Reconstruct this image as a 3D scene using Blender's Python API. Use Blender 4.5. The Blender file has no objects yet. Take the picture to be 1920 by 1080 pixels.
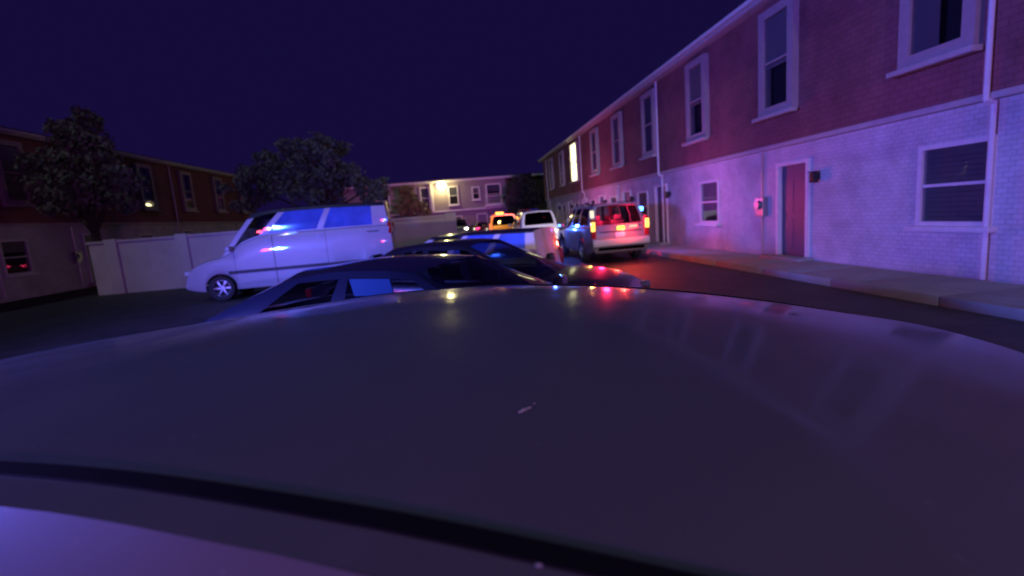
import bpy, bmesh, math, random
import numpy as np
from mathutils import Vector, Matrix
random.seed(7)
rng = np.random.default_rng(7)
sc = bpy.context.scene
COL = sc.collection
RAD = math.radians

# ------------------------------------------------------------------ camera
cam_d = bpy.data.cameras.new('camera')
cam = bpy.data.objects.new('camera', cam_d)
COL.objects.link(cam)
cam_d.sensor_width = 36.0
cam_d.lens = 36.0 * 899.0 / 1920.0
cam_d.clip_start = 0.02
cam_d.clip_end = 2000.0
fwd = Vector((-98, 127, -899)).normalized()          # where the lane's direction (+Y) lies in the lens
hor = Vector((102, 143, -899))
upv = hor.cross(fwd).normalized()
rgt = fwd.cross(upv)
rot = Matrix((rgt, fwd, upv))
M4 = rot.to_4x4()
M4.translation = Vector((0, 0, 1.73))
cam.matrix_world = M4
cam_d.dof.use_dof = True
cam_d.dof.focus_distance = 1.2
cam_d.dof.aperture_fstop = 2.8
sc.camera = cam

# ------------------------------------------------------------------ night sky
world = bpy.data.worlds.new('World')
sc.world = world
world.use_nodes = True
wn, wl = world.node_tree.nodes, world.node_tree.links
wn.clear()
sky = wn.new('ShaderNodeTexSky')
sky.sky_type = 'NISHITA'
sky.sun_disc = False
sky.sun_elevation = RAD(-4.0)
sky.sun_rotation = RAD(200)
mx = wn.new('ShaderNodeMix'); mx.data_type = 'RGBA'
mx.inputs[0].default_value = 0.985
mx.inputs[7].default_value = (0.072, 0.036, 0.42, 1)
bg = wn.new('ShaderNodeBackground')
bg.inputs['Strength'].default_value = 0.10
wo = wn.new('ShaderNodeOutputWorld')
wl.new(sky.outputs[0], mx.inputs[6])
wl.new(mx.outputs[2], bg.inputs['Color'])
wl.new(bg.outputs[0], wo.inputs[0])

sun_d = bpy.data.lights.new('moon', 'SUN')
sun_d.energy = 0.24
sun_d.angle = RAD(0.5)
sun_d.color = (0.78, 1.0, 0.98)
sun = bpy.data.objects.new('moon', sun_d)
sun.rotation_euler = (RAD(42), 0, RAD(-20))
COL.objects.link(sun)

vs = sc.view_settings
vs.view_transform = 'Standard'
vs.look = 'None'
vs.exposure = 0.0
vs.gamma = 1.0
vs.use_curve_mapping = False
sc.cycles.use_denoising = True
sc.cycles.max_bounces = 6
sc.cycles.transparent_max_bounces = 16
sc.cycles.sample_clamp_indirect = 4.0
sc.cycles.caustics_reflective = False
sc.cycles.caustics_refractive = False

# ------------------------------------------------------------------ materials
MATS = {}
def principled(name, color, rough=0.5, metal=0.0, coat=0.0, noise=0.0, nscale=6.0, bump=0.0, bscale=60.0, spec=0.5, coat_rough=0.04):
    if name in MATS: return MATS[name]
    m = bpy.data.materials.new(name); m.use_nodes = True
    nt = m.node_tree; b = nt.nodes['Principled BSDF']
    b.inputs['Base Color'].default_value = (*color, 1)
    b.inputs['Roughness'].default_value = rough
    b.inputs['Metallic'].default_value = metal
    b.inputs['Specular IOR Level'].default_value = spec
    b.inputs['Coat Weight'].default_value = coat
    b.inputs['Coat Roughness'].default_value = coat_rough
    tc = nt.nodes.new('ShaderNodeTexCoord')
    if noise > 0:
        n = nt.nodes.new('ShaderNodeTexNoise'); n.inputs['Scale'].default_value = nscale
        n.inputs['Detail'].default_value = 8; n.inputs['Roughness'].default_value = 0.65
        nt.links.new(tc.outputs['Object'], n.inputs['Vector'])
        mr = nt.nodes.new('ShaderNodeMapRange')
        mr.inputs['From Min'].default_value = 0.3; mr.inputs['From Max'].default_value = 0.7
        mr.inputs['To Min'].default_value = 1 - noise; mr.inputs['To Max'].default_value = 1 + noise
        nt.links.new(n.outputs['Fac'], mr.inputs['Value'])
        mu = nt.nodes.new('ShaderNodeMix'); mu.data_type = 'RGBA'; mu.blend_type = 'MULTIPLY'
        mu.inputs[0].default_value = 1.0
        mu.inputs[6].default_value = (*color, 1)
        nt.links.new(mr.outputs['Result'], mu.inputs[7])
        nt.links.new(mu.outputs[2], b.inputs['Base Color'])
    if bump > 0:
        n2 = nt.nodes.new('ShaderNodeTexNoise'); n2.inputs['Scale'].default_value = bscale
        n2.inputs['Detail'].default_value = 5
        nt.links.new(tc.outputs['Object'], n2.inputs['Vector'])
        bp = nt.nodes.new('ShaderNodeBump'); bp.inputs['Strength'].default_value = bump
        bp.inputs['Distance'].default_value = 0.02
        nt.links.new(n2.outputs['Fac'], bp.inputs['Height'])
        nt.links.new(bp.outputs['Normal'], b.inputs['Normal'])
    MATS[name] = m
    return m

def glass(name, tint=(0.3, 0.32, 0.34), gloss=1.0):
    if name in MATS: return MATS[name]
    m = bpy.data.materials.new(name); m.use_nodes = True
    nt = m.node_tree; nt.nodes.clear()
    out = nt.nodes.new('ShaderNodeOutputMaterial')
    mix = nt.nodes.new('ShaderNodeMixShader')
    fr = nt.nodes.new('ShaderNodeFresnel')
    geo = nt.nodes.new('ShaderNodeNewGeometry'); mr = nt.nodes.new('ShaderNodeMapRange')      # thin pane: same reflectance from both sides
    mr.inputs['To Min'].default_value = 1.5; mr.inputs['To Max'].default_value = 1/1.5
    nt.links.new(geo.outputs['Backfacing'], mr.inputs['Value']); nt.links.new(mr.outputs['Result'], fr.inputs['IOR'])
    tr = nt.nodes.new('ShaderNodeBsdfTransparent'); tr.inputs[0].default_value = (*tint, 1)
    gl = nt.nodes.new('ShaderNodeBsdfGlossy'); gl.inputs['Roughness'].default_value = 0.03
    gl.inputs[0].default_value = (gloss, gloss, gloss, 1)
    nt.links.new(fr.outputs[0], mix.inputs[0]); nt.links.new(tr.outputs[0], mix.inputs[1])
    nt.links.new(gl.outputs[0], mix.inputs[2]); nt.links.new(mix.outputs[0], out.inputs[0])
    MATS[name] = m
    return m

def emit(name, color, strength):
    if name in MATS: return MATS[name]
    m = bpy.data.materials.new(name); m.use_nodes = True
    nt = m.node_tree; nt.nodes.clear()
    out = nt.nodes.new('ShaderNodeOutputMaterial'); e = nt.nodes.new('ShaderNodeEmission')
    e.inputs[0].default_value = (*color, 1); e.inputs[1].default_value = strength
    nt.links.new(e.outputs[0], out.inputs[0])
    MATS[name] = m
    return m

def add_relief(m, kind, scale, strength, dist=0.01):
    """brick or lap relief as a bump on an existing principled material"""
    nt = m.node_tree; b = nt.nodes['Principled BSDF']
    tc = nt.nodes.new('ShaderNodeTexCoord')
    mp = nt.nodes.new('ShaderNodeMapping')
    nt.links.new(tc.outputs['Object'], mp.inputs['Vector'])
    bp = nt.nodes.new('ShaderNodeBump'); bp.inputs['Strength'].default_value = strength
    bp.inputs['Distance'].default_value = dist
    mp.inputs['Rotation'].default_value = (RAD(90), 0, 0)
    if kind == 'brick':
        t = nt.nodes.new('ShaderNodeTexBrick'); t.inputs['Scale'].default_value = scale
        t.inputs['Mortar Size'].default_value = 0.02; t.inputs['Mortar Smooth'].default_value = 0.3
        t.inputs['Color1'].default_value = (1, 1, 1, 1); t.inputs['Color2'].default_value = (.8, .8, .8, 1)
        t.inputs['Mortar'].default_value = (0, 0, 0, 1)
        nt.links.new(mp.outputs[0], t.inputs['Vector']); nt.links.new(t.outputs['Color'], bp.inputs['Height'])
    else:
        t = nt.nodes.new('ShaderNodeTexWave'); t.wave_type = 'BANDS'; t.bands_direction = 'Y'; t.wave_profile = 'SAW'
        t.inputs['Scale'].default_value = scale; t.inputs['Distortion'].default_value = 0.15
        nt.links.new(mp.outputs[0], t.inputs['Vector']); nt.links.new(t.outputs['Fac'], bp.inputs['Height'])
    nt.links.new(bp.outputs['Normal'], b.inputs['Normal'])

RUBBER = principled('rubber', (0.018, 0.018, 0.02), 0.75, bump=0.1)
BLACKP = principled('black_plastic', (0.012, 0.012, 0.014), 0.55)
SEAL = principled('black_seal', (0.006, 0.006, 0.007), 0.7, spec=0.25)
RIM = principled('rim_metal', (0.45, 0.45, 0.47), 0.35, 0.8)
CHROME = principled('chrome', (0.7, 0.7, 0.72), 0.12, 1.0)
SEATM = principled('seat_cloth', (0.05, 0.05, 0.055), 0.9)
CABIN = principled('cabin_lining', (0.03, 0.03, 0.033), 0.9)
PLATE = principled('plate_metal', (0.6, 0.6, 0.6), 0.5)
GLASS = glass('car_glass', (0.42, 0.44, 0.46))
BLUE_PANE = principled('blue_lit_pane', (.08, .16, .55), .10, coat=.6, noise=.35, nscale=1.3)  # blue light on the panes, painted into the glass colour
BLUE_PANE.node_tree.nodes['Principled BSDF'].inputs['Alpha'].default_value = .72
TINT = glass('tinted_glass', (0.05, 0.05, 0.055))
REDLENS = principled('red_lens', (0.35, 0.012, 0.012), 0.12, coat=0.5)
CLEARLENS = principled('clear_lens', (0.55, 0.56, 0.58), 0.1, coat=0.6)
AMBERLENS = principled('amber_lens', (0.5, 0.16, 0.02), 0.15, coat=0.5)

def paint(name, color, metal=0.0, rough=0.4, noise=0.04):
    return principled(name, color, rough, metal, coat=1.0, noise=noise, nscale=3.0, coat_rough=0.05)

# ------------------------------------------------------------------ object helpers
def empty(name, loc=(0, 0, 0), rz=0.0):
    o = bpy.data.objects.new(name, None); COL.objects.link(o)
    o.location = loc; o.rotation_euler = (0, 0, rz); o.empty_display_size = 0.2
    return o
def tag(o, label, cat, group=None, kind=None):
    o['label'] = label; o['category'] = cat
    if group: o['group'] = group
    if kind: o['kind'] = kind
    return o
def finish(name, me, mat, parent=None, smooth=None):
    mats = mat if isinstance(mat, (list, tuple)) else [mat]
    for m in mats: me.materials.append(m)
    if smooth is not None:
        me.polygons.foreach_set('use_smooth', [True] * len(me.polygons))
        me.set_sharp_from_angle(angle=RAD(smooth))
    o = bpy.data.objects.new(name, me); COL.objects.link(o)
    if parent is not None: o.parent = parent
    return o
def from_bm(name, bm, mat, parent=None, smooth=None):
    bmesh.ops.recalc_face_normals(bm, faces=bm.faces[:])
    me = bpy.data.meshes.new(name); bm.to_mesh(me); bm.free()
    return finish(name, me, mat, parent, smooth)
def bm_box(bm, c, s, bevel=0.0, rz=0.0, rx=0.0, ry=0.0, seg=2):
    m = Matrix.Translation(c) @ Matrix.Rotation(rz, 4, 'Z') @ Matrix.Rotation(ry, 4, 'Y') @ Matrix.Rotation(rx, 4, 'X') @ Matrix.Diagonal((*s, 1))
    r = bmesh.ops.create_cube(bm, size=1.0, matrix=m)
    if bevel > 0:
        es = list({e for v in r['verts'] for e in v.link_edges})
        bmesh.ops.bevel(bm, geom=es, offset=min(bevel, 0.49 * min(s)), segments=seg, profile=0.6, affect='EDGES')
def box(name, c, s, mat, parent=None, bevel=0.0, **k):
    bm = bmesh.new(); bm_box(bm, c, s, bevel, **k)
    return from_bm(name, bm, mat, parent, 40 if bevel else None)
def span(name, x0, x1, y0, y1, z0, z1, mat, parent=None, bevel=0.0):
    return box(name, ((x0+x1)/2, (y0+y1)/2, (z0+z1)/2), (abs(x1-x0), abs(y1-y0), abs(z1-z0)), mat, parent, bevel)
def bm_lathe(bm, prof, seg=24, axis='Y', c=(0, 0, 0)):
    rings = []
    for r, h in prof:
        ring = []
        for k in range(seg):
            a = 2*math.pi*k/seg
            if axis == 'Y': p = (r*math.cos(a), h, r*math.sin(a))
            else: p = (r*math.cos(a), r*math.sin(a), h)
            ring.append(bm.verts.new((p[0]+c[0], p[1]+c[1], p[2]+c[2])))
        rings.append(ring)
    for a, b in zip(rings, rings[1:]):
        for k in range(seg):
            bm.faces.new((a[k], a[(k+1) % seg], b[(k+1) % seg], b[k]))
    if prof[0][0] > 1e-4: bm.faces.new(rings[0])
    if prof[-1][0] > 1e-4: bm.faces.new(rings[-1])
def bm_tube(bm, p0, p1, r0, r1, seg=8):
    p0, p1 = Vector(p0), Vector(p1)
    q = (p1-p0).to_track_quat('Z', 'Y').to_matrix()
    A, B = [], []
    for k in range(seg):
        a = 2*math.pi*k/seg
        d = q @ Vector((math.cos(a), math.sin(a), 0))
        A.append(bm.verts.new(p0+d*r0)); B.append(bm.verts.new(p1+d*r1))
    for k in range(seg): bm.faces.new((A[k], A[(k+1) % seg], B[(k+1) % seg], B[k]))
    bm.faces.new(A); bm.faces.new(B)

def pchip(pts):
    X = np.array([p[0] for p in pts], float); Yv = np.array([p[1] for p in pts], float)
    o = np.argsort(X); X, Yv = X[o], Yv[o]
    h = np.diff(X); d = np.diff(Yv)/h
    m = np.zeros_like(X); m[0], m[-1] = d[0], d[-1]
    for i in range(1, len(X)-1):
        if d[i-1]*d[i] <= 0: m[i] = 0
        else:
            w1, w2 = 2*h[i]+h[i-1], h[i]+2*h[i-1]
            m[i] = (w1+w2)/(w1/d[i-1]+w2/d[i])
    def f(x):
        x = min(max(x, X[0]), X[-1])
        i = int(min(max(np.searchsorted(X, x)-1, 0), len(X)-2))
        t = (x-X[i])/h[i]
        return float((2*t**3-3*t**2+1)*Yv[i]+(t**3-2*t**2+t)*h[i]*m[i]+(-2*t**3+3*t**2)*Yv[i+1]+(t**3-t**2)*h[i]*m[i+1])
    return f

class Grid:
    """collects quads by vertex position, merging equal points"""
    def __init__(self): self.v, self.f, self.m, self.ix = [], [], [], {}
    def p(self, q):
        k = (round(q[0], 5), round(q[1], 5), round(q[2], 5))
        if k not in self.ix: self.ix[k] = len(self.v); self.v.append(k)
        return self.ix[k]
    def face(self, pts, mi=0):
        idx = []
        for q in pts:
            i = self.p(q)
            if i not in idx: idx.append(i)
        if len(idx) >= 3: self.f.append(idx); self.m.append(mi)
    def build(self, name, mat, parent=None, smooth=35, solid=0.0):
        me = bpy.data.meshes.new(name); me.from_pydata(self.v, [], self.f)
        me.polygons.foreach_set('material_index', self.m)
        bm = bmesh.new(); bm.from_mesh(me); bmesh.ops.recalc_face_normals(bm, faces=bm.faces[:])
        bm.to_mesh(me); bm.free()
        o = finish(name, me, mat, parent, smooth)
        if solid:
            md = o.modifiers.new('thickness', 'SOLIDIFY'); md.thickness = solid; md.offset = -1
        return o

# ------------------------------------------------------------------ cars
SEDAN = dict(L=4.70, W=0.90, R=0.33, axF=1.42, axR=-1.38, sill=0.20,
    top=[(-2.35, .66), (-2.31, .86), (-2.2, .98), (-1.75, 1.03), (-1.3, 1.03), (0, .99), (1.12, .97), (1.5, .95), (1.95, .87), (2.2, .77), (2.31, .66), (2.35, .54)],
    xb=(1.16, -1.86), xt=(0.22, -0.98), roof=[(-.98, 1.36), (-.4, 1.415), (0, 1.405), (.22, 1.38)], wr=.56, crown=.05, bow=.16, rbow=.14,
    win=[(.07, .46), (.52, .80)], doors=[(.98, -.02), (-.03, -.98)], taper=.20, rearglass='full')
HATCH = dict(L=4.2, W=0.88, R=0.31, axF=1.28, axR=-1.28, sill=0.20,
    top=[(-2.1, .72), (-2.07, .9), (-2.02, .98), (-1.5, .99), (0, .97), (1.02, .95), (1.4, .93), (1.8, .84), (2.0, .72), (2.08, .62), (2.1, .5)],
    xb=(1.08, -2.06), xt=(0.1, -1.97), roof=[(-1.97, 1.44), (-.6, 1.46), (.1, 1.42)], wr=.68, crown=.035, bow=.14, rbow=.03, hdr=.95,
    win=[(.07, .36), (.41, .66), (.71, .93)], doors=[(.9, -.12), (-.13, -1.1)], taper=.12, rearglass='panel')
CROSS = dict(L=4.6, W=0.92, R=0.36, axF=1.36, axR=-1.36, sill=0.26,
    top=[(-2.3, .8), (-2.27, .98), (-2.2, 1.05), (-1.6, 1.06), (0, 1.03), (1.05, 1.02), (1.45, 1.0), (1.95, .93), (2.2, .8), (2.28, .68), (2.3, .55)],
    xb=(1.42, -2.2), xt=(0.72, -1.72), roof=[(-1.72, 1.365), (-1.3, 1.418), (-.89, 1.466), (-.56, 1.495), (-.24, 1.506), (.01, 1.498), (.26, 1.476), (.5, 1.442), (.72, 1.40)], wr=.625, crown=.035, bow=.13, rbow=.08,
    win=[(.07, .36), (.40, .66), (.70, .88)], doors=[(1.15, .12), (.11, -.95)], taper=.16, rearglass='framed')
SUV = dict(L=5.3, W=1.0, R=0.40, axF=1.6, axR=-1.47, sill=0.33,
    top=[(-2.65, 1.0), (-2.62, 1.16), (-2.55, 1.21), (-1.5, 1.20), (0, 1.17), (1.15, 1.15), (1.6, 1.14), (2.2, 1.10), (2.5, 1.0), (2.61, .86), (2.65, .7)],
    xb=(1.22, -2.6), xt=(0.55, -2.3), roof=[(-2.3, 1.83), (-1.2, 1.87), (0, 1.86), (.55, 1.80)], wr=.74, crown=.05, bow=.12, rbow=.05,
    win=[(.06, .30), (.345, .58), (.62, .90)], doors=[(1.05, -.02), (-.03, -1.0)], taper=.09, rearglass='framed')
VAN = dict(L=5.7, W=1.0, R=0.36, axF=1.95, axR=-1.6, sill=0.30,
    top=[(-2.85, 1.3), (-2.83, 1.7), (-2.80, 1.80), (-1, 1.80), (.5, 1.78), (1.2, 1.62), (1.75, 1.28), (2.3, 1.16), (2.7, .98), (2.82, .8), (2.85, .6)],
    xb=(1.85, -2.8), xt=(0.95, -2.72), roof=[(-2.72, 2.42), (-1.2, 2.46), (.3, 2.44), (.95, 2.36)], wr=.84, crown=.06, bow=.12, rbow=.03,
    win=[(.05, .22), (.27, .56), (.60, .90)], doors=[(1.5, .45), (.44, -1.0)], taper=.07, rearglass='framed')

def make_car(name, label, P, loc, yaw, body_mat, glass_mat=GLASS, door_mat=None, tail_mat=REDLENS, head_mat=CLEARLENS,
             trim=None, mouldings=False, cat='car', group=None, seats=True, fine=False, rails=False, roof_mat=None, film=None, rear_mat=None):  # film: side panes with blue light painted in
    root = empty(name, loc, yaw)
    tag(root, label, cat, group)
    L, W = P['L'], P['W']; H = L/2
    top = pchip(P['top'])
    door_mat = door_mat or body_mat
    def wid(x):
        k = max(0.0, (abs(x)-.62*H)/(.38*H))
        return W*(1-P['taper']*k**2.6)
    Ra = P['R']+.055
    def zbot(x):
        z = P['sill']+.10*max(0, (abs(x)-.8*H)/(.2*H))**2
        for xw in (P['axF'], P['axR']):
            d = abs(x-xw)
            if d < Ra: z = max(z, P['R']+math.sqrt(Ra*Ra-d*d))
        return z
    xs = set(np.linspace(-H, H, 61).round(4).tolist())
    for x, _ in P['top']: xs.add(x)
    for xw in (P['axF'], P['axR']):
        for a in np.linspace(0, math.pi, 15): xs.add(round(xw+Ra*math.cos(a), 4))
    gaps = []
    for x0, x1 in P['doors']:
        for e in (x0, x1):
            xs.add(e); xs.add(round(e-.009, 4)); gaps.append((round(e-.009, 4), e))
    xs = sorted(xs)
    xs = [x for i, x in enumerate(xs) if i == 0 or x-xs[i-1] > .003]
    tv = [0, .4, .75, .9, .965, 1.0, 1.0, .995, .985, .955]
    def sect(x):
        w, zt, zb = wid(x), top(x), zbot(x)
        zs = max(zt-.05, zb+.04)
        zr = [zt, zt-.004, zt-.016, zt-.03, zs, zs-.06, None, None, None, zb]
        lo = zs-.06
        zz = []
        for i, z in enumerate(zr):
            if z is None: z = lo+(zb-lo)*{6: .33, 7: .62, 8: .85}[i]
            zz.append(max(z, zb))
        return [(x, w*t, z) for t, z in zip(tv, zz)]
    S = [sect(x) for x in xs]
    G = Grid()
    D = {(k, s): Grid() for k in range(len(P['doors'])) for s in (1, -1)}
    cab0, cab1 = P['xb'][0]-.05, P['xb'][1]+.12
    HD, TK = Grid(), Grid()
    for i in range(len(xs)-1):
        xa, xc = xs[i], xs[i+1]; xm = (xa+xc)/2
        for j in range(len(tv)-1):
            if cab1 < xm < cab0 and j < 3: continue
            for s in (1, -1):
                q = [S[i][j], S[i+1][j], S[i+1][j+1], S[i][j+1]]
                q = [(p[0], p[1]*s, p[2]) for p in q]
                tgt, mi = G, 0
                if j >= 3 or j == 4:
                    for k, (d0, d1) in enumerate(P['doors']):
                        if d1 < xm < d0-.009 and j < 8: tgt = D[(k, s)]
                    for g0, g1 in gaps:
                        if g0-1e-4 < xm < g1+1e-4 and j >= 4: mi = 1; tgt = G
                if j < 3 and cab0 < xm < H-.16: tgt = HD
                if j < 3 and -H+.14 < xm < cab1: tgt = TK
                tgt.face(q, mi)
    for i in (0, -1):                                         # nose and tail faces
        for j in range(len(tv)-1):
            a, b = S[i][j], S[i][j+1]
            G.face([a, b, (b[0], -b[1], b[2]), (a[0], -a[1], a[2])])
    # greenhouse
    xb0, xb1 = P['xb']; xt0, xt1 = P['xt']
    roofz = pchip(P['roof'])
    def belt(s):
        x = xb0+(xb1-xb0)*s
        return (x, wid(x)*.925, top(x)-.025)
    def rail(s):
        x = xt0+(xt1-xt0)*s
        e = max(0, abs(2*s-1)-.6)/.4
        return (x, P['wr']*(1-.04*e*e), roofz(x))
    def side(s, t):
        a, b = belt(s), rail(s)
        y = a[1]+(b[1]-a[1])*t+.035*math.sin(math.pi*t)
        return (a[0]+(b[0]-a[0])*t, y, a[2]+(b[2]-a[2])*t)
    def sub(lst, n):
        r = []
        for a, b in zip(lst, lst[1:]): r += [a+(b-a)*k/n for k in range(n)]
        return r+[lst[-1]]
    sb = sorted({0.0, 1.0, *[v for w in P['win'] for v in w]})
    ss = sub(sb, 5)
    hdr = P.get('hdr', .88); ts = sub([0, .06, hdr, 1.0], 4)
    WN = {(k, s): Grid() for k in range(len(P['win'])) for s in (1, -1)}
    GH = Grid(); RF = Grid()
    for i in range(len(ss)-1):
        for j in range(len(ts)-1):
            sm, tm = (ss[i]+ss[i+1])/2, (ts[j]+ts[j+1])/2
            for sg in (1, -1):
                def pt(a, b, off=0.0):
                    x, y, z = side(a, b); return (x, (y-off)*sg, z)
                tgt, off = (RF if roof_mat and tm > hdr else GH), 0
                for k, (w0, w1) in enumerate(P['win']):
                    if w0 < sm < w1 and .06 < tm < hdr: tgt, off = WN[(k, sg)], .006
                tgt.face([pt(ss[i], ts[j], off), pt(ss[i+1], ts[j], off), pt(ss[i+1], ts[j+1], off), pt(ss[i], ts[j+1], off)])
    nv = 25 if fine else 11
    us = sorted(set(np.linspace(-1, 1, nv).round(4).tolist()+[-.93, .93, -.86, .86]))
    def cap(s, sign, bow):
        def f(u, t, off=0.0):
            x, y, z = side(s, t)
            k = 1-u*u
            return (x+sign*(bow*k-off), y*u, z+P['crown']*crownf(u)*t)
        return f
    def crownf(u): return max(0.0, 1-abs(u)**2.4)
    WS, RG = Grid(), Grid()
    fW = cap(0.0, 1, P['bow']); fR = cap(1.0, -1, P['rbow'])
    tw = sub([0, .08, .93, 1.0], 4)
    for i in range(len(us)-1):
        for j in range(len(tw)-1):
            um, tm = (us[i]+us[i+1])/2, (tw[j]+tw[j+1])/2
            edge = abs(um) > .93
            tgt, off = (GH, 0) if edge else (WS, 0.0)
            tgt.face([fW(us[i], tw[j], off), fW(us[i+1], tw[j], off), fW(us[i+1], tw[j+1], off), fW(us[i], tw[j+1], off)])
            if P['rearglass'] == 'full': tgt, off = (GH, 0) if edge else (RG, 0)
            else: tgt, off = (RG, .004) if (P['rearglass'] == 'framed' and abs(um) < .86 and .08 < tm < .93) else (GH, 0)
            tgt.face([fR(us[i], tw[j], off), fR(us[i+1], tw[j], off), fR(us[i+1], tw[j+1], off), fR(us[i], tw[j+1], off)])
    rs = np.linspace(0, 1, 41 if fine else 17)
    def roofp(s, u, up=0.0):
        x, y, z = rail(s)
        k = 1-u*u
        x += P['bow']*k*max(0, 1-s*3)**1.5 - P['rbow']*k*max(0, 1-(1-s)*3)**1.5
        return (x, y*u, z+P['crown']*crownf(u)+up)
    for i in range(len(rs)-1):
        for j in range(len(us)-1):
            RF.face([roofp(rs[i], us[j]), roofp(rs[i+1], us[j]), roofp(rs[i+1], us[j+1]), roofp(rs[i], us[j+1])])
    G.build('body', [body_mat, SEAL], root, 40)
    HD.build('hood', body_mat, root, 40)
    if TK.f: TK.build('trunk_lid' if P['rearglass'] == 'full' else 'tailgate_ledge', body_mat, root, 40)
    doors = {}
    for (k, s), g in D.items():
        if g.f:
            d = g.build('door', door_mat, root, 40)
            x0, x1 = P['doors'][k]
            xh = x1+.14
            box('handle', (xh, s*(wid(xh)+.012), top(xh)-.17), (.2, .03, .028), body_mat if not trim else trim, d, .01)
            doors[(k, s)] = d
    GH.build('pillar_frame', body_mat, root, 40)
    roof = RF.build('roof', roof_mat or body_mat, root, 50)
    WS.build('windshield', GLASS if glass_mat is TINT else glass_mat, root, 60)
    if RG.f: RG.build('rear_window', rear_mat or glass_mat, root, 60)
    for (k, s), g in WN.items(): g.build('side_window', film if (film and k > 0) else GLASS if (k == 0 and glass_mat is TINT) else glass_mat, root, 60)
    if mouldings:
        for sg in (1, -1):
            g = Grid(); ua, ub = .912*sg, .942*sg
            for i in range(len(rs)-1):
                for u0, u1, h0, h1 in ((ua, ua, -.004, .003), (ua, ub, .003, .003), (ub, ub, .003, -.004)):
                    g.face([roofp(rs[i], u0, h0), roofp(rs[i+1], u0, h0), roofp(rs[i+1], u1, h1), roofp(rs[i], u1, h1)])
            g.build('roof_moulding', SEAL, roof, None)
    if rails:
        for sg in (1, -1):
            bm = bmesh.new()
            for i in range(2, 15):
                a, b = roofp(i/17, .9*sg, .045), roofp((i+1)/17, .9*sg, .045)
                bm_tube(bm, a, b, .018, .018, 6)
            for i in (2, 8, 15): bm_tube(bm, roofp(i/17, .9*sg, -.01), roofp(i/17, .9*sg, .05), .022, .018, 6)
            from_bm('roof_rail', bm, BLACKP, roof, 40)
    # cabin, underbody
    bm = bmesh.new()
    bm_box(bm, ((cab0+cab1)/2, 0, P['sill']+.14), (cab0-cab1+.5, W*1.5, .10))
    bm_box(bm, (cab0-.02, 0, top(cab0)-.17), (.4, W*1.62, .22), .05)
    from_bm('cabin_floor', bm, CABIN, root)
    span('underbody', -H+.2, H-.2, -W*.66, W*.66, P['sill']-.02, P['sill']+.09, BLACKP, root)
    if seats:
        for xr in (.05, -1.0):
            for sg in (1, -1):
                bm = bmesh.new(); zt = top(xr)
                bm_box(bm, (xr+.1, sg*.38, zt-.45), (.5, .5, .16), .05)
                bm_box(bm, (xr-.2, sg*.38, zt-.16), (.15, .48, .62), .06, ry=RAD(-14))
                bm_box(bm, (xr-.31, sg*.38, zt+.23), (.1, .26, .17), .04, ry=RAD(-10))
                from_bm('seat', bm, SEATM, root, 40)
    # wheels
    R = P['R']
    for xw in (P['axF'], P['axR']):
        for sg in (1, -1):
            w = empty('wheel', (xw, sg*(W-.12), R)); w.parent = root
            bm = bmesh.new()
            bm_lathe(bm, [(R*.66, -.11), (R*.93, -.115), (R, -.08), (R, .08), (R*.93, .115), (R*.66, .11), (R*.64, 0.0)], 28)
            from_bm('tyre', bm, RUBBER, w, 40)
            bm = bmesh.new()
            bm_lathe(bm, [(R*.67, -.09), (R*.67, .09), (R*.62, .095), (R*.60, .05), (R*.60, -.02), (.001, -.02)], 28)
            for k in range(6):
                a = 2*math.pi*k/6
                bm_box(bm, (math.cos(a)*R*.33, sg*.055, math.sin(a)*R*.33), (R*.58, .03, R*.14), .008, ry=-a)
            bm_lathe(bm, [(.001, sg*.02), (.06, sg*.03), (.055, sg*.075), (.001, sg*.08)], 12)
            from_bm('rim', bm, RIM, w, 40)
    # mirrors
    for sg in (1, -1):
        xm = xb0-.28
        bm = bmesh.new()
        bm_box(bm, (xm, sg*(wid(xm)+.10), top(xm)+.07), (.11, .22, .15), .04)
        bm_box(bm, (xm+.02, sg*(wid(xm)-.01), top(xm)+.02), (.06, .12, .05), .02)
        from_bm('side_mirror', bm, body_mat, root, 40)
    # lights, bumpers, grille, plate
    xf, xr = H, -H
    wf, wrr = wid(H), wid(-H)
    zf = top(H-.14)
    for sg in (1, -1):
        box('headlight', (xf-.115, sg*(wid(xf-.11)-.2), zf-.125), (.20, .36, .13), head_mat, root, .045, rz=-sg*RAD(22))
    bm = bmesh.new()
    for k in range(4): bm_box(bm, (xf-.01, 0, zf-.21+.04*k), (.05, wf*1.0, .018), .005)
    from_bm('grille', bm, BLACKP, root)
    if P['rearglass'] == 'full':
        for sg in (1, -1): box('tail_light', (xr+.10, sg*(wid(xr+.1)-.19), top(xr+.14)-.12), (.18, .38, .14), tail_mat, root, .045, rz=sg*RAD(20))
    elif P is not SUV:
        zt = top(xr+.1)
        for sg in (1, -1): box('tail_light', (xr+.05, sg*(wid(xr+.05)-.075), zt-.12), (.10, .16, .34), tail_mat, root, .03, rz=sg*RAD(14))
    zb = P['sill']+.16
    box('front_bumper', (xf-.02, 0, zb+.04), (.16, wf*2*.96, .2), body_mat, root, .06)
    box('rear_bumper', (xr+.01, 0, zb+.1), (.16, wrr*2*.97, .2), body_mat, root, .06)
    box('licence_plate', (xr-.018, 0, top(xr+.1)-.32), (.015, .31, .155), PLATE, root, .004)
    root['_h'] = 0; del root['_h']
    return root, top, wid

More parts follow.
